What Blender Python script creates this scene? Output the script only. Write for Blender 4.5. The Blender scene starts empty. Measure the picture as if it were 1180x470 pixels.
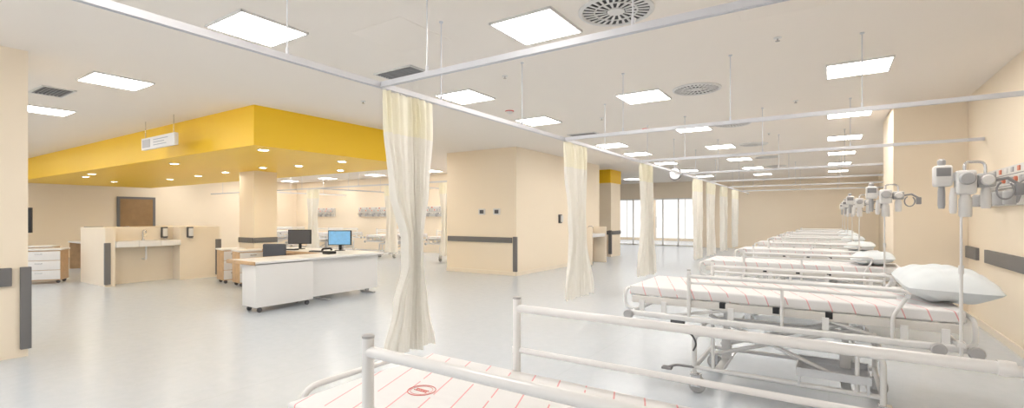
import bpy, bmesh, math, random
from mathutils import Vector, Matrix
random.seed(4)
S=bpy.context.scene; COL=S.collection
try:
    S.view_settings.view_transform='Standard'; S.view_settings.look='None'
except Exception as e: print(e)
H=1.4; C=3.07; RZ=2.377
# ------------------------------------------------------------ materials
def M(name,col,rough=.5,metal=0.,var=.03,scale=6.,bump=0.,bscale=60.,emit=0.,ecol=None,trans=0.,glass=False,coat=0.):
    m=bpy.data.materials.new(name); m.use_nodes=True; nt=m.node_tree; N=nt.nodes; L=nt.links
    b=N['Principled BSDF']; tc=N.new('ShaderNodeTexCoord')
    no=N.new('ShaderNodeTexNoise'); no.inputs['Scale'].default_value=scale; no.inputs['Detail'].default_value=4
    L.new(tc.outputs['Object'],no.inputs['Vector'])
    mx=N.new('ShaderNodeMix'); mx.data_type='RGBA'
    c1=[max(0,c*(1-var)) for c in col]+[1]; c2=[min(1,c*(1+var)) for c in col]+[1]
    mx.inputs['A'].default_value=c1; mx.inputs['B'].default_value=c2
    L.new(no.outputs['Fac'],mx.inputs['Factor']); L.new(mx.outputs['Result'],b.inputs['Base Color'])
    b.inputs['Roughness'].default_value=rough; b.inputs['Metallic'].default_value=metal
    if coat: b.inputs['Coat Weight'].default_value=coat
    if emit:
        b.inputs['Emission Color'].default_value=list(ecol or col)+[1]; b.inputs['Emission Strength'].default_value=emit
    if glass:
        b.inputs['Alpha'].default_value=.05
    if bump:
        n2=N.new('ShaderNodeTexNoise'); n2.inputs['Scale'].default_value=bscale; L.new(tc.outputs['Object'],n2.inputs['Vector'])
        bp=N.new('ShaderNodeBump'); bp.inputs['Strength'].default_value=bump; bp.inputs['Distance'].default_value=.01
        L.new(n2.outputs['Fac'],bp.inputs['Height']); L.new(bp.outputs['Normal'],b.inputs['Normal'])
    if trans:
        t=N.new('ShaderNodeBsdfTranslucent'); L.new(mx.outputs['Result'],t.inputs['Color'])
        ms=N.new('ShaderNodeMixShader'); ms.inputs['Fac'].default_value=trans
        L.new(b.outputs[0],ms.inputs[1]); L.new(t.outputs[0],ms.inputs[2]); L.new(ms.outputs[0],N['Material Output'].inputs['Surface'])
    return m
wall_m=M('cream_wall_paint',(.91,.795,.635),.6,var=.01,scale=1.2)
ceil_m=M('ceiling_paint',(.90,.84,.775),.75,var=.01,scale=.6)
yel_m=M('yellow_paint',(.99,.62,.02),.4,var=.015,scale=1)
part_m=M('partition_laminate',(.88,.78,.64),.4,var=.02)
gray_m=M('gray_bumper',(.17,.165,.165),.5)
rail_m=M('white_aluminium',(.66,.67,.71),.35,.2)
frame_m=M('pale_door_frame',(.88,.87,.85),.4)
pw_m=M('powder_coated_white',(.82,.82,.82),.28,var=.01,coat=.3)
pw2_m=M('powder_coated_cream',(.72,.70,.67),.38,var=.02)
steel_m=M('stainless_steel',(.66,.66,.67),.25,.8)
tray_m=M('polished_steel_tray',(.70,.71,.73),.3,.5)
dgray_m=M('dark_gray_plastic',(.09,.09,.10),.5)
mgray_m=M('mid_gray_rubber',(.28,.28,.29),.6)
lgray_m=M('light_gray_plastic',(.45,.45,.46),.45)
black_m=M('black_plastic',(.015,.015,.018),.4)
gfab_m=M('charcoal_fabric',(.09,.095,.11),.9,bump=.3,bscale=200)
white_m=M('white_laminate',(.82,.81,.80),.35,var=.01)
wood_m=M('oak_veneer',(.58,.38,.21),.45,var=.25,scale=9)
dwood_m=M('brown_door_veneer',(.33,.20,.09),.45,var=.2,scale=5)
plast_m=M('white_plastic',(.76,.75,.74),.35)
pill_m=M('pillow_cotton',(.75,.80,.83),.85,bump=.15,bscale=25,var=.03,scale=4)
red_m=M('red_plastic',(.65,.04,.03),.4)
orange_m=M('orange_plastic',(.68,.22,.13),.4)
screen_m=M('lit_display',(.10,.25,.42),.3,emit=.6,ecol=(.25,.5,.75),var=.5,scale=12)
diff_m=M('light_diffuser',(1,1,1),.4,emit=21.,ecol=(1,.948,.885))
spot_m=M('spot_lens',(1,1,1),.4,emit=130.,ecol=(1,.92,.78))
curt_m=M('curtain_cloth',(.90,.88,.83),.9,bump=.4,bscale=40,trans=.40,var=.02,scale=2)
net_m=M('curtain_net',(.92,.89,.76),.9,bump=.4,bscale=120,trans=.50)
glass_m=M('clear_glass',(.95,.97,.97),.05,glass=True)
ink_m=M('red_ink',(.75,.25,.23),.7)
blueg_m=M('grey_print',(.40,.42,.46),.5)

def floor_mat():
    m=bpy.data.materials.new('vinyl_floor'); m.use_nodes=True; nt=m.node_tree; N=nt.nodes; L=nt.links; b=N['Principled BSDF']
    tc=N.new('ShaderNodeTexCoord')
    n1=N.new('ShaderNodeTexNoise'); n1.inputs['Scale'].default_value=9; n1.inputs['Detail'].default_value=8; n1.inputs['Roughness'].default_value=.75
    L.new(tc.outputs['Object'],n1.inputs['Vector'])
    cr=N.new('ShaderNodeValToRGB'); cr.color_ramp.elements[0].position=.35; cr.color_ramp.elements[0].color=(.55,.605,.665,1)
    cr.color_ramp.elements[1].position=.68; cr.color_ramp.elements[1].color=(.595,.645,.705,1)
    L.new(n1.outputs['Fac'],cr.inputs['Fac'])
    sx=N.new('ShaderNodeSeparateXYZ'); L.new(tc.outputs['Object'],sx.inputs[0])
    fr=N.new('ShaderNodeMath'); fr.operation='PINGPONG'; fr.inputs[1].default_value=1.0; L.new(sx.outputs['X'],fr.inputs[0])
    lt=N.new('ShaderNodeMath'); lt.operation='LESS_THAN'; lt.inputs[1].default_value=.006; L.new(fr.outputs[0],lt.inputs[0])
    ml=N.new('ShaderNodeMath'); ml.operation='MULTIPLY'; ml.inputs[1].default_value=.2; L.new(lt.outputs[0],ml.inputs[0])
    mx=N.new('ShaderNodeMix'); mx.data_type='RGBA'; mx.inputs['B'].default_value=(.42,.46,.48,1)
    L.new(ml.outputs[0],mx.inputs['Factor']); L.new(cr.outputs['Color'],mx.inputs['A']); L.new(mx.outputs['Result'],b.inputs['Base Color'])
    b.inputs['Roughness'].default_value=.25
    b.inputs['Specular IOR Level'].default_value=.5
    return m
floor_m=floor_mat()
def sheet_mat():
    m=bpy.data.materials.new('striped_sheet'); m.use_nodes=True; nt=m.node_tree; N=nt.nodes; L=nt.links; b=N['Principled BSDF']
    tc=N.new('ShaderNodeTexCoord'); sx=N.new('ShaderNodeSeparateXYZ'); L.new(tc.outputs['Object'],sx.inputs[0])
    def mth(op,a,b2):
        n=N.new('ShaderNodeMath'); n.operation=op
        for i,v in enumerate((a,b2)):
            if isinstance(v,(int,float)): n.inputs[i].default_value=v
            else: L.new(v,n.inputs[i])
        return n.outputs[0]
    yz=mth('ADD',sx.outputs['Y'],mth('MULTIPLY',sx.outputs['Z'],1.0))
    a=mth('ADD',sx.outputs['X'],mth('MULTIPLY',yz,.35))
    l1=mth('LESS_THAN',mth('PINGPONG',a,.065),.0034)
    seg=mth('LESS_THAN',mth('PINGPONG',mth('ADD',yz,mth('MULTIPLY',sx.outputs['X'],.7)),.13),.118)
    ll=mth('MULTIPLY',l1,seg)
    wv=N.new('ShaderNodeMix'); wv.data_type='RGBA'; wv.inputs['A'].default_value=(.79,.785,.79,1); wv.inputs['B'].default_value=(.78,.38,.40,1)
    L.new(ll,wv.inputs['Factor']); L.new(wv.outputs['Result'],b.inputs['Base Color']); b.inputs['Roughness'].default_value=.85
    n2=N.new('ShaderNodeTexNoise'); n2.inputs['Scale'].default_value=6; L.new(tc.outputs['Object'],n2.inputs['Vector'])
    bp=N.new('ShaderNodeBump'); bp.inputs['Strength'].default_value=.5; bp.inputs['Distance'].default_value=.02
    L.new(n2.outputs['Fac'],bp.inputs['Height']); L.new(bp.outputs['Normal'],b.inputs['Normal'])
    return m
sheet_m=sheet_mat()
# ------------------------------------------------------------ mesh builder
def fillet(pts,rad,n=5):
    pts=[Vector(p) for p in pts]; out=[pts[0]]
    for i in range(1,len(pts)-1):
        a,b,c=pts[i-1],pts[i],pts[i+1]; u=(a-b); v=(c-b); r=min(rad,u.length*.49,v.length*.49)
        p0=b+u.normalized()*r; p1=b+v.normalized()*r
        for k in range(n+1):
            t=k/n; out.append(p0*(1-t)**2+b*2*t*(1-t)+p1*t*t)
    out.append(pts[-1]); return out
class B:
    def __init__(s): s.bm=bmesh.new()
    def box(s,x0,x1,y0,y1,z0,z1,bev=0,seg=2):
        r=bmesh.ops.create_cube(s.bm,size=1); vs=r['verts']
        for v in vs: v.co=Vector(((x0+x1)/2+v.co.x*(x1-x0),(y0+y1)/2+v.co.y*(y1-y0),(z0+z1)/2+v.co.z*(z1-z0)))
        if bev:
            es=list({e for v in vs for e in v.link_edges})
            bmesh.ops.bevel(s.bm,geom=es,offset=bev,segments=seg,profile=.6,affect='EDGES')
        return s
    def tube(s,pts,r,seg=10,cap=True,r2=None):
        pts=[Vector(p) for p in pts]; n=len(pts); t0=(pts[1]-pts[0]).normalized()
        up=Vector((0,0,1)) if abs(t0.z)<.9 else Vector((0,1,0))
        rings=[]
        for i,p in enumerate(pts):
            t=(pts[min(i+1,n-1)]-pts[max(i-1,0)])
            t.normalize(); a=t.cross(up)
            if a.length<1e-3: a=Vector((1,0,0)).cross(t)
            a.normalize(); up=a.cross(t).normalized()
            rr=r if r2 is None else r+(r2-r)*i/(n-1)
            rings.append([s.bm.verts.new(p+a*math.cos(2*math.pi*k/seg)*rr+up*math.sin(2*math.pi*k/seg)*rr) for k in range(seg)])
        for i in range(n-1):
            A,Bq=rings[i],rings[i+1]
            for k in range(seg): s.bm.faces.new((A[k],A[(k+1)%seg],Bq[(k+1)%seg],Bq[k]))
        if cap:
            s.bm.faces.new(rings[0][::-1]); s.bm.faces.new(rings[-1])
        return s
    def cyl(s,p,q,r,seg=14,r2=None): return s.tube([p,q],r,seg,True,r2)
    def lathe(s,prof,c=(0,0,0),axis='z',seg=20):
        c=Vector(c); rings=[]
        for (r,h) in prof:
            ring=[]
            for k in range(seg):
                a=2*math.pi*k/seg; x,y=math.cos(a)*max(r,1e-4),math.sin(a)*max(r,1e-4)
                v={'z':Vector((x,y,h)),'y':Vector((x,h,y)),'x':Vector((h,x,y))}[axis]
                ring.append(s.bm.verts.new(c+v))
            rings.append(ring)
        for i in range(len(rings)-1):
            for k in range(seg): s.bm.faces.new((rings[i][k],rings[i][(k+1)%seg],rings[i+1][(k+1)%seg],rings[i+1][k]))
        s.bm.faces.new(rings[0]); s.bm.faces.new(rings[-1]); return s
    def torus(s,c,R,r,axis='z',seg=28,sg=8):
        c=Vector(c); pts=[]
        for k in range(seg):
            a=2*math.pi*k/seg; x,y=math.cos(a)*R,math.sin(a)*R
            pts.append(c+{'z':Vector((x,y,0)),'y':Vector((x,0,y)),'x':Vector((0,x,y))}[axis])
        n=seg; rings=[]
        ax={'z':Vector((0,0,1)),'y':Vector((0,1,0)),'x':Vector((1,0,0))}[axis]
        for p in pts:
            o=(p-c).normalized()
            rings.append([s.bm.verts.new(p+o*math.cos(2*math.pi*k/sg)*r+ax*math.sin(2*math.pi*k/sg)*r) for k in range(sg)])
        for i in range(n):
            for k in range(sg): s.bm.faces.new((rings[i][k],rings[i][(k+1)%sg],rings[(i+1)%n][(k+1)%sg],rings[(i+1)%n][k]))
        return s
    def sph(s,c,r,sc=(1,1,1),u=14,v=10):
        rr=bmesh.ops.create_uvsphere(s.bm,u_segments=u,v_segments=v,radius=r)
        for w in rr['verts']: w.co=Vector((w.co.x*sc[0]+c[0],w.co.y*sc[1]+c[1],w.co.z*sc[2]+c[2]))
        return s
    def obj(s,name,mat,parent=None,smooth=True,label=None,kind=None):
        bmesh.ops.recalc_face_normals(s.bm,faces=s.bm.faces)
        me=bpy.data.meshes.new(name); s.bm.to_mesh(me); s.bm.free()
        me.materials.append(mat)
        if smooth and len(me.polygons):
            me.polygons.foreach_set('use_smooth',[True]*len(me.polygons)); me.set_sharp_from_angle(angle=math.radians(38))
        o=bpy.data.objects.new(name,me); COL.objects.link(o)
        if parent: o.parent=parent
        if label: o['label']=label
        if kind: o['kind']=kind
        return o
def thing(name,label,cat,loc=(0,0,0),rot=0,group=None):
    e=bpy.data.objects.new(name,None); e.empty_display_size=.1; COL.objects.link(e); e.location=loc; e.rotation_euler=(0,0,rot)
    e['label']=label; e['category']=cat
    if group: e['group']=group
    return e
def tag(o,label,cat,group=None):
    o['label']=label; o['category']=cat
    if group: o['group']=group
    return o
def clone(root,loc,rot=None,label=None):
    def cp(o,par):
        n=o.copy(); COL.objects.link(n); n.parent=par
        for ch in list(o.children): cp(ch,n)
        return n
    n=cp(root,None); n.location=loc
    if rot is not None: n.rotation_euler=(0,0,rot)
    if label: n['label']=label
    return n
ST='structure'
# ------------------------------------------------------------ room shell
B().box(-22.2,1.8,-3,29,-.1,0).obj('floor',floor_m,kind=ST)
B().box(-22.2,1.8,-3,29,C,C+.12).obj('ceiling',ceil_m,kind=ST)
B().box(1.62,1.8,-3,23.5,0,C).obj('wall_right',wall_m,kind=ST)
B().box(.8,1.62,9.1,10.7,0,C).obj('wall_right_pier',wall_m,kind=ST)
w=B(); w.box(-22.2,-8.97,23.5,23.7,0,C); w.box(-5.28,1.8,23.5,23.7,0,C); w.box(-8.97,-5.28,23.5,23.7,2.3,C)
w.obj('wall_far',wall_m,kind=ST)
B().box(-22.2,-22,-3,23.5,0,C).obj('wall_left',wall_m,kind=ST)
B().box(-22,-8.35,14,14.2,0,C).obj('wall_ward',wall_m,kind=ST)
B().box(-8.35,-6.19,9.57,14.5,0,C).obj('wall_block',wall_m,kind=ST)
B().box(-7.7,-6.74,.2,1.36,0,C).obj('wall_pillar_near',wall_m,kind=ST)
B().box(-11.75,-11.1,6.0,6.55,0,2.47).obj('wall_pillar_station',wall_m,kind=ST)
B().box(-7.3,-6.39,16,16.9,0,C).obj('wall_pillar_corridor',wall_m,kind=ST)
w=B(); w.box(-22.2,-13.5,28.8,29,0,C); w.box(-5.4,1.8,28.8,29,0,C); w.box(-13.5,-5.4,28.8,29,0,.12); w.box(-13.5,-5.4,28.8,29,2.6,C); w.box(-8.9,-8.7,28.8,29,.12,2.6)
w.obj('wall_corridor',wall_m,kind=ST)
w=B()
for x in (-13.5,-12.0,-10.5,-8.94): w.box(x,x+.04,28.85,28.95,.12,2.6)
w.box(-13.5,-8.9,28.85,28.95,.12,.16); w.box(-13.5,-8.9,28.85,28.95,2.56,2.6)
w.obj('window_1',frame_m,kind=ST)
w=B()
for x in (-8.7,-7.0,-5.44): w.box(x,x+.04,28.85,28.95,.12,2.6)
w.box(-8.7,-5.4,28.85,28.95,.12,.16); w.box(-8.7,-5.4,28.85,28.95,2.56,2.6)
w.obj('added_window',frame_m,kind=ST)  # extra window opening, added to give a bright band across the far glass
# yellow soffits
B().box(-21,-7.13,3.85,7.5,2.47,C).obj('trim_1',yel_m,kind=ST)
B().box(-8.6,-6.38,15.95,16.95,2.6,C-.001).obj('trim_2',yel_m,kind=ST)
# baseboards
B().box(1.6,1.62,-3,9.1,0,.09).obj('baseboard_right',part_m,kind=ST)
B().box(-6.19,-6.18,9.56,14.5,0,.09).obj('baseboard_block_side',part_m,kind=ST)
B().box(-8.35,-6.18,9.55,9.57,0,.09).obj('baseboard_block',part_m,kind=ST)
# ------------------------------------------------------------ bumpers
n=[3]
def bumper(x0,x1,y0,y1,z0,z1):
    B().box(x0,x1,y0,y1,z0,z1,.006).obj('trim_%d'%n[0],gray_m,kind=ST); n[0]+=1
bumper(1.585,1.62,-2,8.1,.84,1.0); bumper(1.585,1.62,8.5,9.08,.84,1.0)
bumper(-8.3,-6.3,9.535,9.57,.78,.91)
bumper(-6.27,-6.17,9.54,9.60,.1,.93)
bumper(-6.19,-6.14,14.35,14.52,.1,.93)
bumper(-7.3,-6.37,15.97,16.0,.78,.91); bumper(-6.47,-6.36,15.96,16.03,.1,.93)
bumper(-6.39,-6.36,16.1,16.9,.78,.91)
bumper(-11.75,-11.1,5.97,6.0,.80,.92); bumper(-11.1,-11.07,6.0,6.55,.80,.92)
bumper(-6.74,-6.70,.2,1.24,.72,.90)
bumper(-6.76,-6.70,1.30,1.38,.08,.90)
# ------------------------------------------------------------ brown door
d=B(); d.box(-22,-21.93,6.80,6.88,0,2.16); d.box(-22,-21.93,7.92,8.0,0,2.16); d.box(-22,-21.93,6.88,7.92,2.08,2.16)
d1=d.obj('door_1',gray_m,kind=ST)
B().box(-22,-21.95,6.88,7.92,0.005,2.08).obj('door_leaf',dwood_m,d1)
B().tube(fillet([(-21.95,7.0,1.05),(-21.88,7.0,1.05),(-21.88,7.14,1.05)],.02),.012).obj('handle',steel_m,d1)
# glass doors
d=B(); X0,X1=-8.97,-5.28; k=5
for i in range(k+1):
    x=X0+(X1-X0)*i/k; d.box(max(X0,x-.03),min(X1,x+.03),23.55,23.62,0,2.3)
d.box(X0,X1,23.55,23.62,2.24,2.3); d.box(X0,X1,23.55,23.62,0.0,.06)
d2=d.obj('door_2',frame_m,kind=ST)
for i in range(k):
    a=X0+(X1-X0)*i/k+.03; b=X0+(X1-X0)*(i+1)/k-.03
    B().box(a,b,23.58,23.59,.06,2.24).obj('glass_pane',glass_m,d2)
for x in (-7.05,-7.2):
    B().tube(fillet([(x,23.55,.9),(x,23.48,.9),(x,23.48,1.4),(x,23.55,1.4)],.03),.012).obj('handle',steel_m,d2)
# ------------------------------------------------------------ ceiling lights
lt=thing('ceiling_light_panel','square flush white LED panel in the ceiling','ceiling light',(-4.23,2.32,C),group='square ceiling light panels')
f=B(); s=.30
f.box(-s,s,-s,-s+.015,-.02,0); f.box(-s,s,s-.015,s,-.02,0); f.box(-s,-s+.015,-s,s,-.02,0); f.box(s-.015,s,-s,s,-.02,0)
f.obj('frame',plast_m,lt); B().box(-s+.015,s-.015,-s+.015,s-.015,-.016,0).obj('diffuser',diff_m,lt)
pos=[(-2.14,y) for y in (.75,3.64,6.55,9.4,12.2,15.1,18,20.9)]+[(.27,y) for y in (3.7,6.6,9.4,12.2,15.1,18,20.9)]
pos+=[(-4.2,y) for y in (-.6,5.2,7.2,10.6,12.4,15,17.8,20.6)]
pos+=[(-7.3,2.25),(-10.2,2.25),(-13.2,2.25),(-16.2,2.25),(-19.2,2.25),(-7.3,-.6),(-10.2,-.6)]
pos+=[(x,y) for x in (-9.2,-12,-15,-18,-20.8) for y in (8.6,11.2,12.9)]  # includes extra panels added to brighten the dim rear ward
pos+=[(-7.2,20.5),(-9.5,20.5),(-7,26),(-10.5,26),(-3.5,26),(-8.7,27.5),(-8.7,24.8)]  # panels beyond the glass doors are added to brighten the corridor
for p in pos: clone(lt,(p[0],p[1],C))
# spots in soffit
sp=thing('recessed_spotlight','small round recessed spotlight in the yellow soffit','spotlight',(-7.5,4.2,2.47),group='spotlights in yellow soffit')
B().torus((0,0,-.004),.08,.012).obj('trim_ring',plast_m,sp); B().lathe([(.07,-.006),(.07,0)]).obj('lens',spot_m,sp)
for p in [(-7.8,5.9),(-9.2,5.9),(-10.2,5.7),(-12,5.8),(-13.6,5.9),(-15.2,4.2),(-16.4,4.4),(-7.6,7.0),(-9.3,7.0),(-10.9,4.3),(-15.5,6.0),(-18,5.5)]:  # includes extra spots added so floor bounce lifts the soffit underside
    clone(sp,(p[0],p[1],2.47))
# round diffusers
rd=thing('round_air_diffuser','round swirl air diffuser with radial dark slots','air diffuser',(-1.44,3.71,C),group='round ceiling diffusers')
b=B(); b.lathe([(.30,0),(.30,-.012),(.275,-.022),(.265,-.012),(.265,0)],seg=40); b.obj('rim',plast_m,rd)
B().lathe([(.265,-.004),(.265,0)],seg=40).obj('dark_plenum',black_m,rd)
b=B()
for ring,(r0,r1,nn) in enumerate(((.075,.165,16),(.175,.262,28))):
    for k in range(nn):
        a0=2*math.pi*k/nn; a1=a0+2*math.pi/nn*.42
        q=[(r0,a0),(r1,a0+.06),(r1,a1+.06),(r0,a1)]
        vs=[b.bm.verts.new((r*math.cos(a),r*math.sin(a),-.011)) for r,a in q]; b.bm.faces.new(vs)
        vs2=[b.bm.verts.new((r*math.cos(a),r*math.sin(a),-.006)) for r,a in q]; b.bm.faces.new(vs2)
        for i in range(4): b.bm.faces.new((vs[i],vs[(i+1)%4],vs2[(i+1)%4],vs2[i]))
b.torus((0,0,-.009),.17,.007); b.lathe([(.07,-.004),(.07,-.014),(.03,-.018)],seg=20)
b.obj('vanes',plast_m,rd)
for y in (6.55,9.35,12.2,15.05,17.9): clone(rd,(-1.44,y,C))
# grilles
gr=thing('linear_air_grille','rectangular slotted air grille in the ceiling','air grille',(-4.13,3.95,C),group='rectangular ceiling grilles')
b=B(); b.box(-.3,.3,-.17,-.15,-.015,0); b.box(-.3,.3,.15,.17,-.015,0); b.box(-.3,-.28,-.17,.17,-.015,0); b.box(.28,.3,-.17,.17,-.015,0); b.obj('frame',plast_m,gr)
B().box(-.28,.28,-.15,.15,-.003,0).obj('dark_plenum',black_m,gr)
b=B()
for i in range(8): b.box(-.28,.28,-.145+i*.038,-.128+i*.038,-.013,-.003)
b.obj('slats',mgray_m,gr)
clone(gr,(-8.6,1.97,C)); clone(gr,(-4.13,8.9,C))
# smoke detectors
sd=thing('smoke_detector','small round white detector with red collar','smoke detector',(-4.2,6.3,C),group='ceiling detectors')
B().lathe([(.06,0),(.06,-.02),(.045,-.035),(.02,-.05)]).obj('body',plast_m,sd); B().lathe([(.068,0),(.068,-.01)]).obj('collar',red_m,sd)
for p in [(-2.9,9.0)]: clone(sd,(p[0],p[1],C))
ss=thing('sprinkler_head','small white ceiling sprinkler rosette','sprinkler',(-.4,5.1,C),group='ceiling sprinklers')
B().lathe([(.035,0),(.035,-.006),(.02,-.01)]).obj('rosette',plast_m,ss); B().lathe([(.008,-.01),(.008,-.03),(.02,-.031),(.02,-.034)],seg=10).obj('nozzle',steel_m,ss)
for p in [(-.4,8),(-5.6,4.6),(-3.2,7.6),(-1.0,10.8),(-3.2,4.7)]: clone(ss,(p[0],p[1],C))
# access hatches
ah=thing('ceiling_access_hatch','flush square painted access hatch','access hatch',(-3.3,3.15,C),group='ceiling hatches')
B().box(-.32,.32,-.32,.32,-.004,0,.002).obj('cover',ceil_m,ah)
clone(ah,(-.3,4.2,C))
# ------------------------------------------------------------ curtain tracks
def track(label,p,q,rods,thick=.019,grp='curtain tracks'):
    p=Vector(p); q=Vector(q); t=thing('curtain_track',label,'curtain track',p,group=grp); dv=q-p
    b=B(); along=abs(dv.x)>abs(dv.y); h=thick
    if along: b.box(0,dv.x,-.012,.012,-h,h); b.box(0,dv.x,-.017,-.012,-h-.003,-h+.005); b.box(0,dv.x,.012,.017,-h-.003,-h+.005)
    else: b.box(-.012,.012,0,dv.y,-h,h); b.box(-.017,-.012,0,dv.y,-h-.003,-h+.005); b.box(.012,.017,0,dv.y,-h-.003,-h+.005)
    b.obj('rail',rail_m,t)
    for r in rods:
        b=B(); c=(r,0) if along else (0,r)
        b.cyl((c[0],c[1],h),(c[0],c[1],C-RZ),.005,8); b.lathe([(.018,C-RZ-.01),(.018,C-RZ)],(c[0],c[1],0)); b.lathe([(.01,h-.002),(.01,h+.04)],(c[0],c[1],0),seg=10)
        b.obj('hanger_rod',rail_m,t)
    return t
track('long white aluminium curtain track along the bed bays',(-2.77,-2.5,RZ),(-2.77,22,RZ),[4.2,5.6,6.9,9.2,11.2,13,15,17.5,20.5,23])
YS=[2.43,5.38,8.25,11.1,14.0,16.9,19.8]
for i,y in enumerate(YS):
    track('white aluminium curtain track crossing between bed bays',(-2.75,y,RZ),(1.62,y,RZ),[.75,1.9,3.0] if i else [.45,1.9,3.2],.018)
track('white curtain track in the far ward',(-21.9,10,RZ),(-8.4,10,RZ),[1,3.5,6.5,9.5,12.5],grp='far ward tracks')
for x in (-11.1,-14.6,-18.2):
    track('white cross curtain track in the far ward',(x,10.02,RZ),(x,14,RZ),[1.3,2.8],grp='far ward tracks')
# ------------------------------------------------------------ curtains
def curtain(x,y0,prof,label,folds=7,amp=.055,along='y',grp='bay curtains',seed=0,ztop=RZ-.03,zbot=.34):
    rnd=random.Random(seed)
    t0=thing('privacy_curtain',label,'curtain',(x,y0,0),group=grp)
    def lr(t):
        for i in range(len(prof)-1):
            a,b=prof[i],prof[i+1]
            if a[0]<=t<=b[0]:
                k=(t-a[0])/(b[0]-a[0]); k=k*k*(3-2*k); return a[1]+(b[1]-a[1])*k,a[2]+(b[2]-a[2])*k
        return prof[-1][1:]
    nu=folds*12; nv=60; ph=[rnd.uniform(-.5,.5) for _ in range(6)]
    w0=prof[0][2]-prof[0][1]
    def P(u,t):
        l,r=lr(t); w=r-l; tight=max(0,1-w/(w0))
        uu=u+.012*math.sin(2*math.pi*(u*1.5+t*.5+ph[0])) + .008*math.sin(9*u+3*t+ph[1])
        uu=min(1.02,max(-.02,uu))
        A=amp*(.6+.5*math.sin(u*11+ph[2]+1.5*t))*(1+.1*tight)
        uw=u+.04*math.sin(2*math.pi*(u*1.7+ph[4])+.8*t)+.02*math.sin(2*math.pi*u*3.3+2*t+ph[5])
        s=math.sin(2*math.pi*folds*uw+.5*math.sin(2.0*t+ph[3]))
        s2=.25*math.sin(2*math.pi*folds*1.9*u+3*t)*min(1,t*2)
        s2+=.14*math.sin(2*math.pi*folds*2.7*u+26*t+3*math.sin(7*u))*math.sin(17*t+5*u)*min(1,t*3)
        a=l+uu*w; c=A*(s+s2)*(1 if t>.02 else .8)
        z=ztop+(zbot-ztop)*t+ (.012*math.sin(u*17) if t>.98 else 0)
        return (a,c,z) if along=='x' else (c,a,z)
    def sheet(ta,tb,n,mat,nm):
        b=B(); g=[[b.bm.verts.new(P(i/nu,ta+(tb-ta)*j/n)) for i in range(nu+1)] for j in range(n+1)]
        for j in range(n):
            for i in range(nu): b.bm.faces.new((g[j][i],g[j][i+1],g[j+1][i+1],g[j+1][i]))
        o=b.obj(nm,mat,t0)
        for p_ in o.data.polygons: p_.use_smooth=True
        return o
    sheet(0,.155,10,net_m,'mesh_header'); sheet(.155,1,nv,curt_m,'cloth')
    b=B()
    for i in range(folds+1):
        a=prof[0][1]+w0*i/folds; c=(a,0) if along=='x' else (0,a)
        b.cyl((c[0],c[1],ztop-.005),(c[0],c[1],RZ-.022),.006,6)
    b.obj('hooks',plast_m,t0)
    return t0
curtain(-2.77,2.43,[(0,.03,.56),(.12,.04,.57),(.35,.11,.53),(.58,.25,.46),(.66,.255,.46),(.82,.16,.52),(1,.05,.61)],'tall ivory curtain with sheer header gathered at its middle',9,.036,seed=1)
curtain(-2.77,5.38,[(0,.0,.68),(.15,.04,.68),(.45,.18,.64),(.6,.20,.66),(1,.0,.90)],'ivory curtain with sheer header flaring at the hem',9,.042,seed=2)
curtain(-2.77,8.27,[(0,.05,.75),(.5,.22,.75),(1,.0,1.05)],'ivory curtain with sheer header',8,.05,seed=3)
for i,(y,wd) in enumerate([(12.3,1.0),(13.75,1.2),(15.9,1.1),(18.0,1.1)]):
    curtain(-2.77,y,[(0,.05,wd),(.5,.15,wd*.9),(1,.0,wd)],'ivory curtain hanging from the long track',6,.06,seed=5+i)
for i,(x,wd) in enumerate([(-9.0,.5),(-11.2,.6),(-15.1,.7),(-18.7,.6)]):
    curtain(x,10.0,[(0,.0,wd),(.5,.08,wd*.85),(1,.0,wd)],'ivory curtain in the far ward',5,.05,along='x',grp='far ward curtains',seed=20+i)
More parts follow.
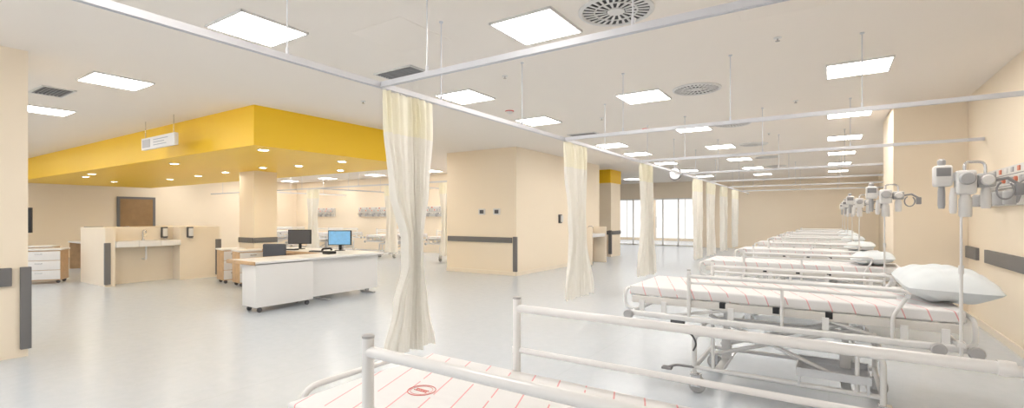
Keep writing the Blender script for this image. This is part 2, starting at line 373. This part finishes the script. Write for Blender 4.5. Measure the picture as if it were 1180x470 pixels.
# ------------------------------------------------------------ beds
def bed(loc,zm,Ln,r0,r1,rt,rb,label,rot=0,pole=False,straps=True,mid=True,grp='hospital beds',R=.02,foot=-.07,fz=-.05,W=.41):
    t=thing('hospital_bed',label,'hospital bed',loc,rot,group=grp)
    m=B(); m.box(0,Ln,-W,W,zm-.075,zm,.016,4); m.obj('mattress',sheet_m,t,label='white mattress cover with thin red dashes')
    f=B()
    for y in (-.42,.42): f.box(.03,Ln-.03,y-.015,y+.015,zm-.135,zm-.08,.004)
    for i in range(9):
        x=.05+i*(Ln-.14)/8; f.box(x,x+.04,-.42,.42,zm-.115,zm-.077)
    f.obj('frame',pw2_m,t)
    zb=zm-.22; b=B()
    b.box(.0,Ln,-.475,-.435,zb-.022,zb+.022,.012,3); b.box(.0,Ln,.435,.475,zb-.022,zb+.022,.012,3)
    b.tube([(.03,-.455,zb),(.03,.455,zb)],.018); b.tube([(Ln-.03,-.455,zb),(Ln-.03,.455,zb)],.018)
    for x in (.12,.3,.8,1.4,Ln-.3,Ln-.1):
        for y in (-.44,.44): b.box(x-.02,x+.02,y-.01,y+.01,zb,zm-.11)
    for y in (-.40,.40): b.tube([(.3,y,zb-.01),(.8,y,zm-.13)],.012,8); b.tube([(1.4,y,zm-.13),(1.75,y,zb-.01)],.012,8)
    b.obj('perimeter_bar',pw_m,t)
    for x in (.02,Ln-.14,Ln+.03):
        for y in (-.495,.495):
            w=B(); w.lathe([(.012,-.018),(.034,-.018),(.040,-.008),(.040,.008),(.034,.018),(.012,.018)],(x,y,zb-.01),'y',18); w.obj('bumper_wheel',lgray_m,t)
    c=B(); X0,X1=.52,1.72
    for x in (X0+.18,X1-.2):
        c.box(x-.035,x+.035,-.04,.04,.2,.42,.006); c.box(x-.022,x+.022,-.03,.03,.40,zm-.12,.004)
    c.tube([(X0+.1,-.2,.28),(X1-.1,-.2,zm-.2)],.016); c.tube([(X0+.1,.2,.28),(X1-.1,.2,zm-.2)],.016)
    c.tube([(X0+.18,0,.34),(X1-.2,0,zm-.22)],.02); c.tube([(X0+.1,-.3,zm-.2),(X1-.3,-.3,.3)],.014)
    c.obj('lift_mechanism',pw_m,t)
    h=B(); zt=.47 if zm>.75 else .36
    for y in (-.36,.36):
        h.tube(fillet([(X0,y,.13),(X0,y,zt),(X1,y,zt),(X1,y,.13)],.06),.019)
        h.tube([(X0,y,.2),(X1,y,.2)],.017); h.tube([(X0+.14,y,.2),(X0+.14,y,zt)],.013); h.tube([(X1-.14,y,.2),(X1-.14,y,zt)],.013)
    for x in (X0,X1):
        h.tube([(x,-.36,.2),(x,.36,.2)],.019); h.tube([(x,-.36,zt),(x,.36,zt)],.016)
    for x in (X0+.18,X1-.2): h.box(x-.03,x+.03,-.36,.36,.185,.215)
    h.obj('chassis',pw_m,t)
    for x in (X0,X1):
        for y in (-.36,.36):
            w=B(); w.lathe([(.02,-.018),(.062,-.018),(.068,-.008),(.068,.008),(.062,.018),(.02,.018)],(x+.02,y,.068),'y',20); cw=w.obj('caster',lgray_m,t)
            w=B(); w.box(x-.02,x+.05,y-.032,y-.024,.05,.145); w.box(x-.02,x+.05,y+.024,y+.032,.05,.145); w.box(x-.03,x+.05,y-.032,y+.032,.138,.152,.004); w.cyl((x+.02,y-.034,.068),(x+.02,y+.034,.068),.012)
            w.obj('fork',steel_m,cw)
    g=B(); a,bb=X1-.5,X1-.06
    g.box(a,bb,-.38,.0,.27,.276); g.box(a,bb,-.385,-.375,.27,.32); g.box(a,bb,0,.01,.27,.32); g.box(a,a+.008,-.38,.0,.27,.32); g.box(bb-.008,bb,-.38,0,.27,.32)
    for yy in (-.38,.0): g.tube([(a,yy,.32),(bb,yy,.32)],.007,8)
    for x in (a+.02,bb-.02): g.box(x-.008,x+.008,-.392,-.384,.205,.33); g.tube([(x,-.385,.21),(x,0,.21),],.006,6); g.cyl((x,0,.21),(x,0,.32),.006,6)
    g.obj('storage_tray',tray_m,t,label='stainless steel storage tray')
    g=B(); g.tube(fillet([(X0-.12,-.45,zb-.02),(X0-.1,-.46,zb-.08),(X0+.0,-.44,zb-.12),(X0+.03,-.42,zb-.2),(X0+.0,-.40,zb-.26)],.06),.007,8)
    g.box(X0-.16,X0-.05,-.475,-.445,zb-.045,zb-.022,.006); g.obj('brake_cable',dgray_m,t)
    g=B(); g.tube(fillet([(X0,-.37,.2),(X0-.14,-.38,.2),(X0-.2,-.38,.17)],.04),.01); g.box(X0-.25,X0-.17,-.41,-.35,.155,.175,.005); g.obj('brake_pedal',mgray_m,t)
    if straps:
        for x in (.74,1.10,1.42):
            B().box(x-.022,x+.022,-.437,-.405,zm-.12,zm-.075,.004).obj('strap',black_m,t)
    for y in (-.46,.46):
        r=B()
        r.cyl((r0,y,zb),(r0,y,rt+.03),R,16)
        r.tube([(r0+.0,y,rt-.02),(r1,y,rt-.02)],R*.95,14)
        r.tube([(r0,y,rb),(r1-.0,y,rb)],R*.7,12)
        r.tube(fillet([(r1,y,rt-.02),(r1+.06,y,rt-.03),(r1+.05,y,rb),(r1-.02,y,rb-.12),(r1-.02,y,zb)],.05),R*.8,12)
        if mid: r.tube([(r0+(r1-r0)*.5,y,rb),(r0+(r1-r0)*.5,y,zb)],.011,10)
        ro=r.obj('side_rail',pw_m,t)
        B().lathe([(R+.001,-.004),(R+.001,.003),(R*.7,.007)],(r0,y,rt+.03),'z',16).obj('post_cap',lgray_m,ro)
        B().lathe([(R+.004,-.015),(R+.004,.015)],(r0,y,rb),'z',14).obj('joint_collar',pw_m,ro)
        B().lathe([(R+.002,-.02),(R+.004,0),(R+.002,.02)],(r1,y,rt-.02),'x',14).obj('joint_collar',pw_m,ro)
        B().lathe([(.014,-.024),(.014,.024)],(r1+.055,y,rt-.055),'y',12).obj('hinge_pin',steel_m,ro)
    q=B(); q.tube(fillet([(.05,-.32,zb),(foot,-.32,zb+.02),(foot,-.32,zm+fz),(foot,.32,zm+fz),(foot,.32,zb+.02),(.05,.32,zb)],.08),.014,12)
    q.obj('push_handle',pw_m,t)
    q=B(); q.tube(fillet([(Ln-.05,-.36,zb),(Ln+.05,-.36,zb),(Ln+.05,-.36,zm-.06),(Ln+.05,.36,zm-.06),(Ln+.05,.36,zb),(Ln-.05,.36,zb)],.08),.014,12)
    q.obj('head_handle',pw_m,t)
    if pole:
        q=B(); px=Ln-.04; q.cyl((px,-.50,zb-.05),(px,-.50,1.1),.009,12); q.cyl((px,-.50,1.08),(px,-.50,1.62),.0065,12)
        q.lathe([(.013,1.06),(.013,1.11)],(px,-.50,0),seg=12)
        q.box(px-.02,px+.02,-.515,-.44,zb+.02,zb+.05)
        q.obj('drip_pole',pw_m,t)
    return t
lab='white height-adjustable hospital bed with red-dashed mattress cover'
b1=bed((-1.82,1.54,0),.655,2.3,.53,2.26,.97,.745,'white hospital bed with raised tubular side rails and stamped cover',mid=False,R=.020,foot=-.06,fz=.01,W=.425)
b=B(); b.torus((.36,-.03,.6565),.060,.0018,seg=40,sg=6); b.torus((.36,-.03,.6565),.048,.001,seg=40,sg=6)
b.box(.325,.395,-.041,-.038,.6553,.6575); b.box(.325,.395,-.023,-.020,.6553,.6575)
for i in range(5): b.box(.332+i*.013,.337+i*.013,-.037,-.024,.6553,.6575)
b.obj('printed_stamp',ink_m,b1,label='round red printed stamp')
b2=bed((-1.42,4.38,0),.82,2.12,.5,1.78,.955,.885,lab+' and drip pole',pole=True,R=.0145)
for i,y in enumerate((7.3,10.15,13.0,15.9,18.8,21.7)):
    c=clone(b2,(-1.42 if i<1 else -1.40,y,0))
    for ch in c.children:
        if ch.name.startswith('drip_pole'): ch.location.x=-.14 if i==0 else -.27
b3=bed((-12.7,10.9,0),.8,2.12,.5,1.78,.965,.885,'white hospital bed in the far ward',rot=math.pi/2,grp='far ward beds')
clone(b3,(-16.3,10.9,0)); clone(b3,(-9.9,10.9,0)); clone(b3,(-19.9,10.9,0))
# pillows
def pillow():
    b=B(); n_=28
    for sgn in (1,-1):
        g=[]
        for i in range(n_+1):
            row=[]
            for j in range(n_+1):
                u=-1+2*i/n_; v=-1+2*j/n_
                th=((1-abs(u)**2.8)*(1-abs(v)**2.8)); th=max(0,th)**.6
                px=.235*u*(1-.08*v**4)*(1-.04*(1-abs(v))) ; py=.335*v*(1-.07*u**4)*(1-.04*(1-abs(u)))
                wr=.006*math.sin(9*u+3*v)+.004*math.sin(13*v-4*u)
                row.append(b.bm.verts.new((px,py,sgn*(.085*th+wr*th))))
            g.append(row)
        for i in range(n_):
            for j in range(n_): b.bm.faces.new((g[i][j],g[i+1][j],g[i+1][j+1],g[i][j+1]))
    bmesh.ops.remove_doubles(b.bm,verts=b.bm.verts,dist=.0008)
    o=b.obj('pillow',pill_m)
    for p in o.data.polygons: p.use_smooth=True
    return tag(o,'plump pale blue-white pillow on the bed head','pillow','bed pillows')
pl=pillow(); pl.location=(.655,4.41,.945); pl.rotation_euler=(math.radians(4),math.radians(2),math.radians(4)); pl.scale=(1.08,.98,1.28)
for i,y in enumerate((7.3,10.15,13.0,15.9,18.8)):
    c=pl.copy(); COL.objects.link(c); c.location=(.44,y,.905); c.rotation_euler=(0,math.radians(-3),math.radians(random.uniform(-6,6))); c.scale=(.95,.9,.9)
# medical devices on poles
def device(loc):
    t=thing('infusion_device','chunky white and grey medical device clamped on the drip pole','medical device',loc,group='pole mounted devices')
    b=B(); b.box(-.045,.045,-.09,.0,-.02,.12,.018,3); b.obj('body',plast_m,t)
    b=B(); b.box(-.14,-.055,-.07,.02,.03,.155,.018,3); b.box(-.07,-.04,-.05,.0,.06,.11); b.obj('control_unit',plast_m,t)
    b=B(); b.box(-.13,-.065,-.074,-.068,.09,.14,.003); b.obj('display',mgray_m,t)
    b=B(); b.lathe([(.03,0),(.036,.008),(.036,.03),(.028,.035)],(0,-.125,.07),'y',20); b.obj('gauge',lgray_m,t)
    b=B(); b.box(.05,.13,-.06,.02,.02,.10,.015,3); b.obj('pump_unit',lgray_m,t)
    b=B(); b.lathe([(.025,0),(.03,.01),(.03,.03),(.02,.035)],(.09,-.095,.06),'y',18); b.obj('gauge',plast_m,t)
    b=B(); b.lathe([(.025,-.15),(.03,-.14),(.03,-.05),(.023,-.03),(.023,-.01)],(-.0,-.05,0),seg=18); b.obj('jar',plast_m,t)
    b=B(); b.lathe([(.014,-.13),(.018,-.11),(.018,-.03),(.010,.05)],(-.10,-.02,.03),seg=12); b.obj('flow_tube',lgray_m,t)
    b=B(); b.lathe([(.014,-.13),(.018,-.11),(.018,-.03),(.010,.02)],(-.055,-.06,.0),seg=12); b.obj('flow_tube',plast_m,t)
    b=B(); b.lathe([(.02,-.12),(.024,-.10),(.024,-.03),(.014,.02)],(.09,-.03,.02),seg=14); b.obj('flow_tube',plast_m,t)
    b=B(); b.lathe([(.016,0),(.02,.01),(.02,.03),(.01,.04)],(-.10,-.02,.155),'z',14); b.obj('valve',lgray_m,t)
    b=B(); b.tube(fillet([(.0,-.03,.12),(.0,-.03,.17),(.09,-.02,.17),(.09,-.02,.10)],.04),.008,8); b.obj('arm',steel_m,t)
    b=B(); b.tube([(.13,-.03,.06),(.18,-.03,.07),(.23,-.02,.03)],.009,8); b.box(.21,.245,-.045,.0,-.03,.04,.008); b.obj('side_arm',mgray_m,t)
    b=B(); pts=[(.165+.035*math.cos(a),-.05,.0+.05*math.sin(a)) for a in [2.0+k*.4 for k in range(14)]]
    b.tube(pts,.005,8); b.obj('hose',mgray_m,t)
    b=B(); b.box(-.02,.03,.0,.06,.03,.08,.006); b.obj('clamp',mgray_m,t)
    return t
px=-1.42+2.12-.04
dv=device((px,4.38-.50-.055,1.55))
for i,y in enumerate((7.3,10.15,13.0,15.9)):
    c=clone(dv,(px+(-.14 if i==0 else -.25),y-.555,1.57)); c.scale=(1.25,1.1,1.1)
# ------------------------------------------------------------ wall service units
def headunit(loc,rot):
    t=thing('bed_head_service_panel','pale wall service panel with small gas outlets and sockets','medical wall panel',loc,rot,group='bed head panels')
    b=B(); b.box(-.95,.95,-.09,0,-.02,.2,.012); b.box(-.95,.95,-.06,0,-.2,-.02,.012); b.obj('housing',pw2_m,t)
    for z in (.0,.11):
        B().box(-.93,.93,-.094,-.09,z-.004,z+.004).obj('groove',mgray_m,t)
    for i in range(14):
        x=-.84+i*.13; b=B()
        if i%3!=1: b.lathe([(.026,0),(.026,-.02),(.016,-.025)],(x,-.09,.055),'y',16); b.obj('gas_outlet',(orange_m,steel_m,lgray_m)[i%3],t)
        else: b.box(x-.035,x+.035,-.10,-.09,.02,.085,.004); b.obj('socket',lgray_m,t)
    for i in range(9):
        x=-.8+i*.2; b=B(); b.box(x-.035,x+.035,-.10,-.09,.13,.18,.004); b.obj('socket',(orange_m,plast_m,lgray_m)[i%3],t)
    b=B(); b.box(-.98,.98,-.12,-.10,-.09,-.065,.003); b.box(-.7,-.68,-.11,0,-.09,-.06); b.box(.68,.7,-.11,0,-.09,-.06); b.obj('equipment_rail',steel_m,t)
    for x in (-.75,-.35,.1,.45):
        b=B(); b.lathe([(.045,-.14),(.05,-.13),(.05,-.02),(.03,0)],(x,-.17,-.06),seg=16); b.box(x-.03,x+.03,-.13,-.1,-.12,-.05); b.obj('suction_jar',lgray_m,t)
    b=B(); b.tube(fillet([(.85,-.12,.02),(.87,-.2,.0),(.9,-.22,-.16),(.8,-.2,-.2),(.74,-.14,-.05)],.06),.008,8); b.obj('hose',mgray_m,t)
    return t
hu=headunit((1.62,6.95,1.72),-math.pi/2)
clone(hu,(1.62,4.0,1.72)); clone(hu,(-12.7,14,1.62),0); clone(hu,(-16.3,14,1.62),0); clone(hu,(-19.9,14,1.62),0)
# ------------------------------------------------------------ wash partition
w=B(); w.box(-13.5,-12.4,3.54,5.7,0,1.18); w.box(-12.4,-12.05,3.54,3.70,0,1.18); w.box(-12.4,-12.05,4.86,5.7,0,1.18)
w.obj('wall_partition',part_m,kind=ST)
bumper(-12.07,-12.02,3.52,3.62,.05,.88); bumper(-12.07,-12.02,5.6,5.72,.05,.88)
t=thing('wash_basin_counter','cream wash counter with inset basin between half walls','wash basin',(-12.2,4.28,0))
b=B(); b.box(-.2,.22,-.575,-.2,.78,.9,.01); b.box(-.2,.22,.2,.575,.78,.9,.01); b.box(.14,.22,-.2,.2,.78,.9,.01); b.box(-.2,-.13,-.2,.2,.78,.9); b.box(-.13,.14,-.2,.2,.78,.8); b.obj('countertop',white_m,t)
b=B(); b.tube(fillet([(-.17,0,.9),(-.17,0,1.12),(-.02,0,1.12),(-.02,0,1.06)],.05),.011,10); b.box(-.19,-.14,-.02,.02,.89,.93,.005); b.tube([(-.17,0,.97),(-.17,.07,.99)],.006,8); b.obj('faucet',steel_m,t)
b=B(); b.tube(fillet([(.0,0,.78),(.0,0,.5),(-.19,0,.5)],.05),.02); b.obj('drain_pipe',plast_m,t)
for i,(y,m2) in enumerate(((4.68,dgray_m),(5.05,dgray_m))):
    X=-12.4 if i==0 else -12.05
    t=thing('soap_dispenser','white wall soap dispenser with dark frame','dispenser',(X,y,1.04),group='dispensers')
    B().box(0,.06,-.06,.06,-.1,.14,.01).obj('back_plate',m2,t); B().box(.06,.1,-.045,.045,-.07,.11,.015).obj('cover',plast_m,t); B().box(.04,.11,-.03,.03,-.12,-.1,.004).obj('nozzle',steel_m,t)
t=thing('soap_dispenser','white wall soap dispenser','dispenser',(-6.19,11.75,1.35),group='dispensers')
B().box(0,.06,-.06,.06,-.12,.12,.01).obj('back_plate',dgray_m,t); B().box(.06,.1,-.05,.05,-.09,.09,.015).obj('cover',plast_m,t)
t=thing('wash_basin_counter','small cream wall wash counter beside the corridor','wash basin',(-6.175,13.5,0))
B().box(0,.42,-.55,-.5,0,1.1,.006).obj('side_panel',part_m,t); B().box(0,.42,.5,.55,0,1.1,.006).obj('side_panel',part_m,t)
b=B(); b.box(0,.4,-.5,.5,.8,.9,.01); b.obj('countertop',white_m,t)
b=B(); b.tube(fillet([(.05,0,.9),(.05,0,1.12),(.2,0,1.12),(.2,0,1.06)],.05),.011,10); b.obj('faucet',steel_m,t)
for x in (-7.2,-6.75):
    t=thing('wall_thermostat','small dark-screened control panel on cream wall','thermostat',(x,9.57,1.53),group='wall controls')
    B().box(-.1,.1,-.02,0,-.075,.075,.006).obj('case',plast_m,t); B().box(-.06,.06,-.024,-.02,-.045,.045).obj('display',dgray_m,t)
# ------------------------------------------------------------ hanging sign
t=thing('hanging_direction_sign','wide white hanging sign box with grey print','sign',(-9.45,3.5,2.67))
B().box(-.65,.65,-.03,.03,-.10,.10,.008).obj('panel',white_m,t)
b=B(); b.box(-.6,-.28,-.034,-.03,-.07,.07); b.obj('pictogram',lgray_m,t)
b=B()
for i,wd in enumerate((.56,.42,.5)): b.box(-.15,-.15+wd,-.033,-.03,.04-i*.045,.052-i*.045)
b.obj('lettering',blueg_m,t)
for x in (-.55,.55): B().cyl((x,0,.10),(x,0,C-2.67),.005,8).obj('hanger_rod',steel_m,t)
# clock hanging
t=thing('hanging_clock','round black-rimmed clock hanging from the ceiling','clock',(-4.0,15.3,2.74))
B().torus((0,0,0),.17,.02,'y').obj('rim',dgray_m,t); B().lathe([(.16,-.02),(.16,.02)],(0,0,0),'y',28).obj('face',lgray_m,t)
b=B(); b.box(-.006,.006,-.024,-.02,0,.13); b.box(0,.09,-.024,-.02,-.006,.006); b.obj('hands',black_m,t); B().cyl((0,0,.18),(0,0,C-2.74),.01).obj('stem',dgray_m,t)
# ------------------------------------------------------------ nurse desk
t=thing('nurse_station_desk','white L-shaped nurse station desk','desk',(-6.95,3.75,0))
b=B(); b.box(-.72,.05,0,2.40,.715,.75,.006); b.box(-2.6,-.72,1.6,2.40,.715,.75,.006); b.obj('worktop',white_m,t)
b=B(); b.box(-2.65,-2.6,1.6,2.4,.70,.752,.003); b.box(-2.6,-.74,1.585,1.598,.70,.752,.003); b.box(-2.6,-2.57,1.62,2.38,.0,.715); b.box(-.74,.05,-.02,-.002,.70,.752,.003); b.box(-.75,-.73,0,1.59,.70,.752,.003); b.obj('edge_trim',wood_m,t,label='oak edge trim and end panel')
b=B(); b.box(-.36,.02,.02,.95,.08,.70,.006); b.obj('pedestal_cabinet',white_m,t)
for x in (-.31,-.03):
    for y in (.1,.87):
        b=B(); b.lathe([(.012,-.012),(.035,-.012),(.035,.012),(.012,.012)],(x,y,.035),'x',14); b.box(x-.008,x+.008,y-.01,y+.01,.05,.09); b.obj('caster',dgray_m,t)
B().box(-.10,-.07,.97,2.35,.10,.70).obj('modesty_panel',white_m,t)
B().box(-2.55,-.10,2.33,2.35,.13,.70).obj('modesty_panel',white_m,t)
for (x,y) in ((-.25,1.3),(-.25,2.25),(-1.5,2.25),(-2.4,2.25)):
    b=B(); b.box(x-.02,x+.02,y-.03,y+.03,.03,.71); b.box(x-.15,x+.2,y-.03,y+.03,0,.03,.005); b.obj('leg',lgray_m,t)
def monitor(loc,rot,lit,sc=.85):
    t=thing('computer_monitor','flat black monitor %s on desk'%('with lit blue display' if lit else 'switched off'),'monitor',loc,rot)
    B().box(-.27,.27,-.03,.02,.12,.46,.008).obj('casing',black_m,t)
    B().box(-.25,.25,-.033,-.03,.14,.44).obj('display',screen_m if lit else dgray_m,t)
    b=B(); b.box(-.03,.03,.0,.03,.01,.2); b.lathe([(.12,0),(.12,.012),(.04,.02)],seg=24); b.obj('stand',black_m,t)
    t.scale=(sc,sc,sc)
    return t
monitor((-9.0,5.8,.751),math.radians(35),False); monitor((-7.92,5.95,.751),math.radians(30),True)
for x in (-8.9,-7.9):
    t=thing('keyboard','slim black keyboard on desk','keyboard',(x,5.49,.751),math.radians(15),group='keyboards')
    B().box(-.2,.2,-.06,.06,0,.02,.005).obj('case',black_m,t)
    b=B()
    for i in range(12):
        for j in range(4): b.box(-.185+i*.031,-.16+i*.031,-.05+j*.026,-.03+j*.026,.02,.025)
    b.obj('keys',dgray_m,t)
t=thing('desk_phone','black corded telephone on the white desk','telephone',(-7.35,5.3,.75))
B().box(-.09,.09,-.08,.08,0,.05,.01).obj('base',black_m,t); B().tube(fillet([(-.07,-.1,.06),(-.07,-.08,.09),(-.07,.08,.09),(-.07,.1,.06)],.02),.018).obj('handset',black_m,t)
def chair(loc,rot):
    t=thing('office_chair','charcoal upholstered swivel office chair','chair',loc,rot,group='office chairs')
    B().box(-.24,.24,-.24,.24,.44,.52,.03,3).obj('seat',gfab_m,t)
    b=B(); b.box(-.2,.2,.22,.28,.56,.94,.028,4); b.obj('backrest',gfab_m,t)
    b=B(); b.box(-.03,.03,.2,.3,.45,.7,.008); b.cyl((0,0,.1),(0,0,.44),.025); b.obj('column',dgray_m,t)
    for s_ in (-1,1):
        b=B(); b.tube(fillet([(.2*s_,.05,.47),(.29*s_,.05,.47),(.29*s_,.05,.66)],.04),.014); b.box(.265 if s_>0 else -.315,.315 if s_>0 else -.265,-.12,.14,.65,.68,.01); b.obj('armrest',dgray_m,t)
    b=B()
    for k in range(5):
        a=2*math.pi*k/5; b.tube([(0,0,.12),(.28*math.cos(a),.28*math.sin(a),.08)],.02,8); b.sph((.28*math.cos(a),.28*math.sin(a),.03),.03)
    b.obj('star_base',dgray_m,t)
    return t
c1=chair((-8.05,4.85,0),math.radians(-150)); clone(c1,(-15.0,4.6,0),.6)
# storage cabinets
def cab(loc,rot,w_,label,side=wood_m,front=white_m):
    t=thing('drawer_cabinet',label,'cabinet',loc,rot,group='drawer cabinets')
    B().box(-w_/2,w_/2,-.22,.22,.07,.70,.006).obj('body',side,t)
    B().box(-w_/2-.02,w_/2+.02,-.25,.24,.70,.73,.006).obj('worktop',white_m,t)
    for i in range(3):
        z=.09+i*.2; d_=B().box(-w_/2+.01,w_/2-.01,-.24,-.22,z,z+.19,.004).obj('drawer',front,t)
        B().box(-.06,.06,-.26,-.24,z+.13,z+.145,.003).obj('handle',steel_m,d_)
    for x in (-w_/2+.06,w_/2-.06):
        for y in (-.16,.16):
            b=B(); b.lathe([(.012,-.012),(.034,-.012),(.034,.012),(.012,.012)],(x,y,.035),'y',12); b.box(x-.01,x+.01,y-.008,y+.008,.05,.07); b.obj('caster',dgray_m,t)
    return t
cab((-13.95,3.05,0),math.radians(60),.7,'white drawer cabinet on casters beside the half wall')
cab((-15.4,3.35,0),math.radians(60),.5,'drawer cabinet with oak fronts',front=wood_m)
cab((-10.0,5.3,0),math.radians(80),.5,'oak-sided white drawer cabinet beside the desk')
cab((-10.75,5.3,0),math.radians(80),.4,'oak-sided white drawer cabinet beside the pillar')
t=thing('reception_counter','white counter with oak side panels','counter',(-16.4,4.6,0))
B().box(-.8,.9,-.35,.35,.71,.75,.006).obj('worktop',white_m,t)
B().box(-.78,-.74,-.33,.33,0,.71).obj('side_panel',wood_m,t); B().box(.84,.88,-.33,.33,0,.71).obj('side_panel',wood_m,t); B().box(-.74,.84,.28,.3,.15,.71).obj('modesty_panel',white_m,t)
t=monitor((-16.5,4.6,.751),math.radians(40),False)
t=thing('standing_display','tall black display on floor stand','display',(-16.95,3.38,0),math.radians(60))
B().box(-.12,.12,-.04,.04,1.0,1.64,.01).obj('screen_casing',black_m,t); b=B(); b.cyl((0,0,.03),(0,0,1.0),.03); b.box(-.25,.25,-.2,.2,0,.03,.005); b.obj('stand',dgray_m,t)
# ------------------------------------------------------------ camera & world
cam=bpy.data.cameras.new('camera'); co=bpy.data.objects.new('camera',cam); COL.objects.link(co)
cam.sensor_width=36; cam.lens=554/1180*36; cam.shift_y=15/1180; cam.clip_start=.05; cam.clip_end=200
co.location=(0,0,H); co.rotation_euler=(math.pi/2,0,math.radians(33.4)); S.camera=co
W=bpy.data.worlds.new('world'); S.world=W; W.use_nodes=True
bg=W.node_tree.nodes['Background']; bg.inputs[0].default_value=(1,.98,.96,1); bg.inputs[1].default_value=1.35
